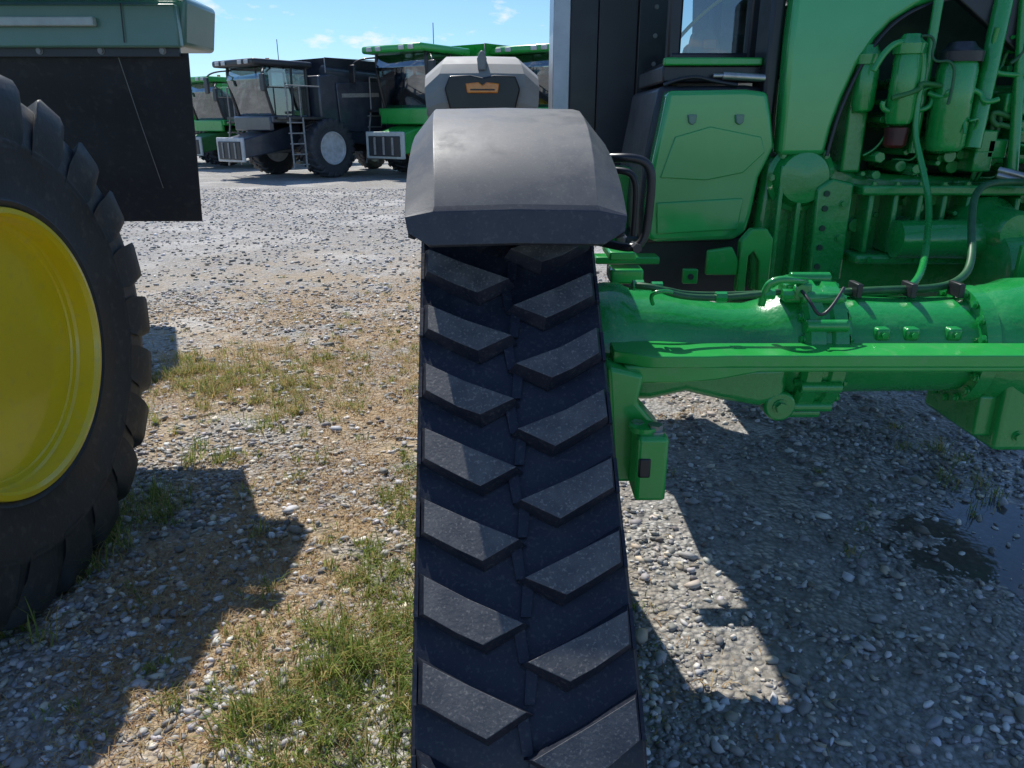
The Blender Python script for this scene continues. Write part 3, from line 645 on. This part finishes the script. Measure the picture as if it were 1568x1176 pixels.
def tufts(regs,nb):
    X=[];Y=[];Hh=[]
    for cx,cy,sx,sy,nt_,h in regs:
        tx=rng.normal(cx,sx,nt_); ty=rng.normal(cy,sy,nt_)
        for a,b in zip(tx,ty):
            k=int(rng.integers(nb//2,nb)); s=rng.uniform(.012,.04)
            X.append(rng.normal(a,s,k)); Y.append(rng.normal(b,s,k)); Hh.append(np.full(k,h*rng.uniform(.5,1.3))*rng.uniform(.4,1.2,k))
    x=np.concatenate(X);y=np.concatenate(Y);h=np.concatenate(Hh); ok=(y>.6)&~((x>-.24)&(x<.36)&(y<3.5)&(y>1.0)); return x[ok],y[ok],h[ok]
x,y,h=tufts([(-.45,1.75,.16,.28,120,.07),(-.52,2.05,.05,.05,14,.14),(-.75,1.75,.06,.06,12,.13),(-.42,2.5,.14,.35,120,.055),(-.35,3.4,.15,.5,110,.05),(-.75,2.1,.2,.3,50,.05),(-1.75,2.75,.12,.35,45,.14),(-1.5,3.6,.2,.4,25,.07),(-2.2,5.0,.5,.35,190,.08),(-1.5,4.7,.4,.3,100,.06),(2.3,3.6,.12,.3,12,.07),(1.6,3.0,.3,.4,5,.03),(-1.3,1.7,.3,.4,22,.04),(.45,2.1,.05,.3,7,.03),(-.9,5.6,.6,.5,110,.05),(-.6,7.5,.9,1.,60,.05)],34)
n=len(x); t=rng.random(n)[:,None]; col=np.array([.11,.20,.035])*(1-t)+np.array([.34,.38,.08])*t; dry=rng.random(n)<np.where(y>4.2,.5,.25); col[dry]=np.array([.50,.38,.15])
blades('grass_tufts',x,y,h,rng.uniform(.0012,.0028,n),rng.uniform(.2,1.3,n),col,GR)
cs=[]
for cx,cy,sx,sy,k in ((-2.1,4.9,.6,.5,9000),(-1.3,5.4,.6,.6,7500),(-.6,2.2,.3,.7,5200),(-1.1,3.3,.4,.6,5200),(-1.3,2.0,.35,.45,4800),(-2.2,7.,1.0,.6,8000),(-.6,4.3,.25,.8,4200),(1.05,4.3,.12,.12,400),(.6,2.0,.2,.3,250),(-.6,8.0,.8,1.2,5500)):
    cs.append(np.stack([rng.normal(cx,sx,k),rng.normal(cy,sy,k)],1))
c=np.concatenate(cs); c=c[(sn(c[:,0],c[:,1],3.,.7)>-.30)&(c[:,1]>.6)]; n=len(c)
t=rng.random(n)[:,None]; col=np.array([.36,.18,.07])*(1-t)+np.array([.62,.47,.22])*t
blades('dry_grass',c[:,0],c[:,1],rng.uniform(.006,.035,n),rng.uniform(.0010,.0022,n)*(1+.12*np.clip(c[:,1]-3,0,6)),rng.uniform(.6,3.2,n),col,GR)
def trees():
    n=9000
    cx=rng.uniform(-110,110,60); cz=rng.uniform(1.5,4.5,60); ci=rng.integers(0,60,n)
    x=cx[ci]+rng.normal(0,2.6,n); z=np.abs(cz[ci]+rng.normal(0,1.3,n)); y=150+rng.normal(0,2,n)
    s=rng.uniform(.2,.5,n); d=rng.normal(0,1,(n,3,3))*s[:,None,None]
    V=(np.stack([x,y,z],1)[:,None,:]+d).reshape(-1,3); F=np.arange(3*n).reshape(-1,3)
    t=rng.random(n)[:,None]; col=np.array([.03,.06,.02])*(1-t)+np.array([.08,.12,.04])*t
    bulk('distant_trees',V,F,3,np.repeat(np.concatenate([col,np.ones((n,1))],1),3,0),GR)
trees()

# ---------------------------------------------------------------- light & world
d=Vector((.30,-.65,-1.0)).normalized()
sl=bpy.data.lights.new('sun','SUN'); sl.energy=5.0; sl.angle=R(.5); sl.color=(1,.965,.90)
so=bpy.data.objects.new('sun',sl); so.rotation_euler=d.to_track_quat('-Z','Y').to_euler(); link(so)
w=bpy.data.worlds.new('World'); scene.world=w; w.use_nodes=True; nt=w.node_tree; N=nt.nodes; L=nt.links
sky=N.new('ShaderNodeTexSky'); sky.sky_type='NISHITA'; sky.sun_disc=False; sky.sun_elevation=math.asin(-d.z); sky.sun_rotation=math.atan2(-d.x,-d.y); sky.air_density=1.0; sky.dust_density=.25; sky.ozone_density=2.5
tint=N.new('ShaderNodeMix'); tint.data_type='RGBA'; tint.blend_type='MULTIPLY'; tint.inputs[0].default_value=1; tint.inputs[7].default_value=(.60,.79,1.0,1); L.new(sky.outputs[0],tint.inputs[6])
tc=N.new('ShaderNodeTexCoord'); mp=N.new('ShaderNodeMapping'); mp.inputs['Scale'].default_value=(1,1,2.6); mp.inputs['Location'].default_value=(2.3,.9,1.4); L.new(tc.outputs['Generated'],mp.inputs[0])
n=N.new('ShaderNodeTexNoise'); n.inputs['Scale'].default_value=10; n.inputs['Detail'].default_value=6; n.inputs['Roughness'].default_value=.6; L.new(mp.outputs[0],n.inputs['Vector'])
mr=N.new('ShaderNodeMapRange'); mr.inputs[1].default_value=.58; mr.inputs[2].default_value=.70; L.new(n.outputs['Fac'],mr.inputs[0])
mx=N.new('ShaderNodeMix'); mx.data_type='RGBA'; mx.inputs[7].default_value=(6.6,6.9,7.2,1); L.new(mr.outputs[0],mx.inputs[0]); L.new(tint.outputs[2],mx.inputs[6])
L.new(mx.outputs[2],N['Background'].inputs[0]); N['Background'].inputs[1].default_value=.145
# ---------------------------------------------------------------- camera
cam=bpy.data.cameras.new('camera'); cam.sensor_width=36; cam.lens=26; cam.clip_end=2000; cam.clip_start=.05
co=bpy.data.objects.new('camera',cam); co.location=(0,0,1.7); co.rotation_euler=(R(90-19.2),0,0); link(co); scene.camera=co
scene.view_settings.view_transform='Standard'; scene.view_settings.look='None'; scene.view_settings.exposure=0
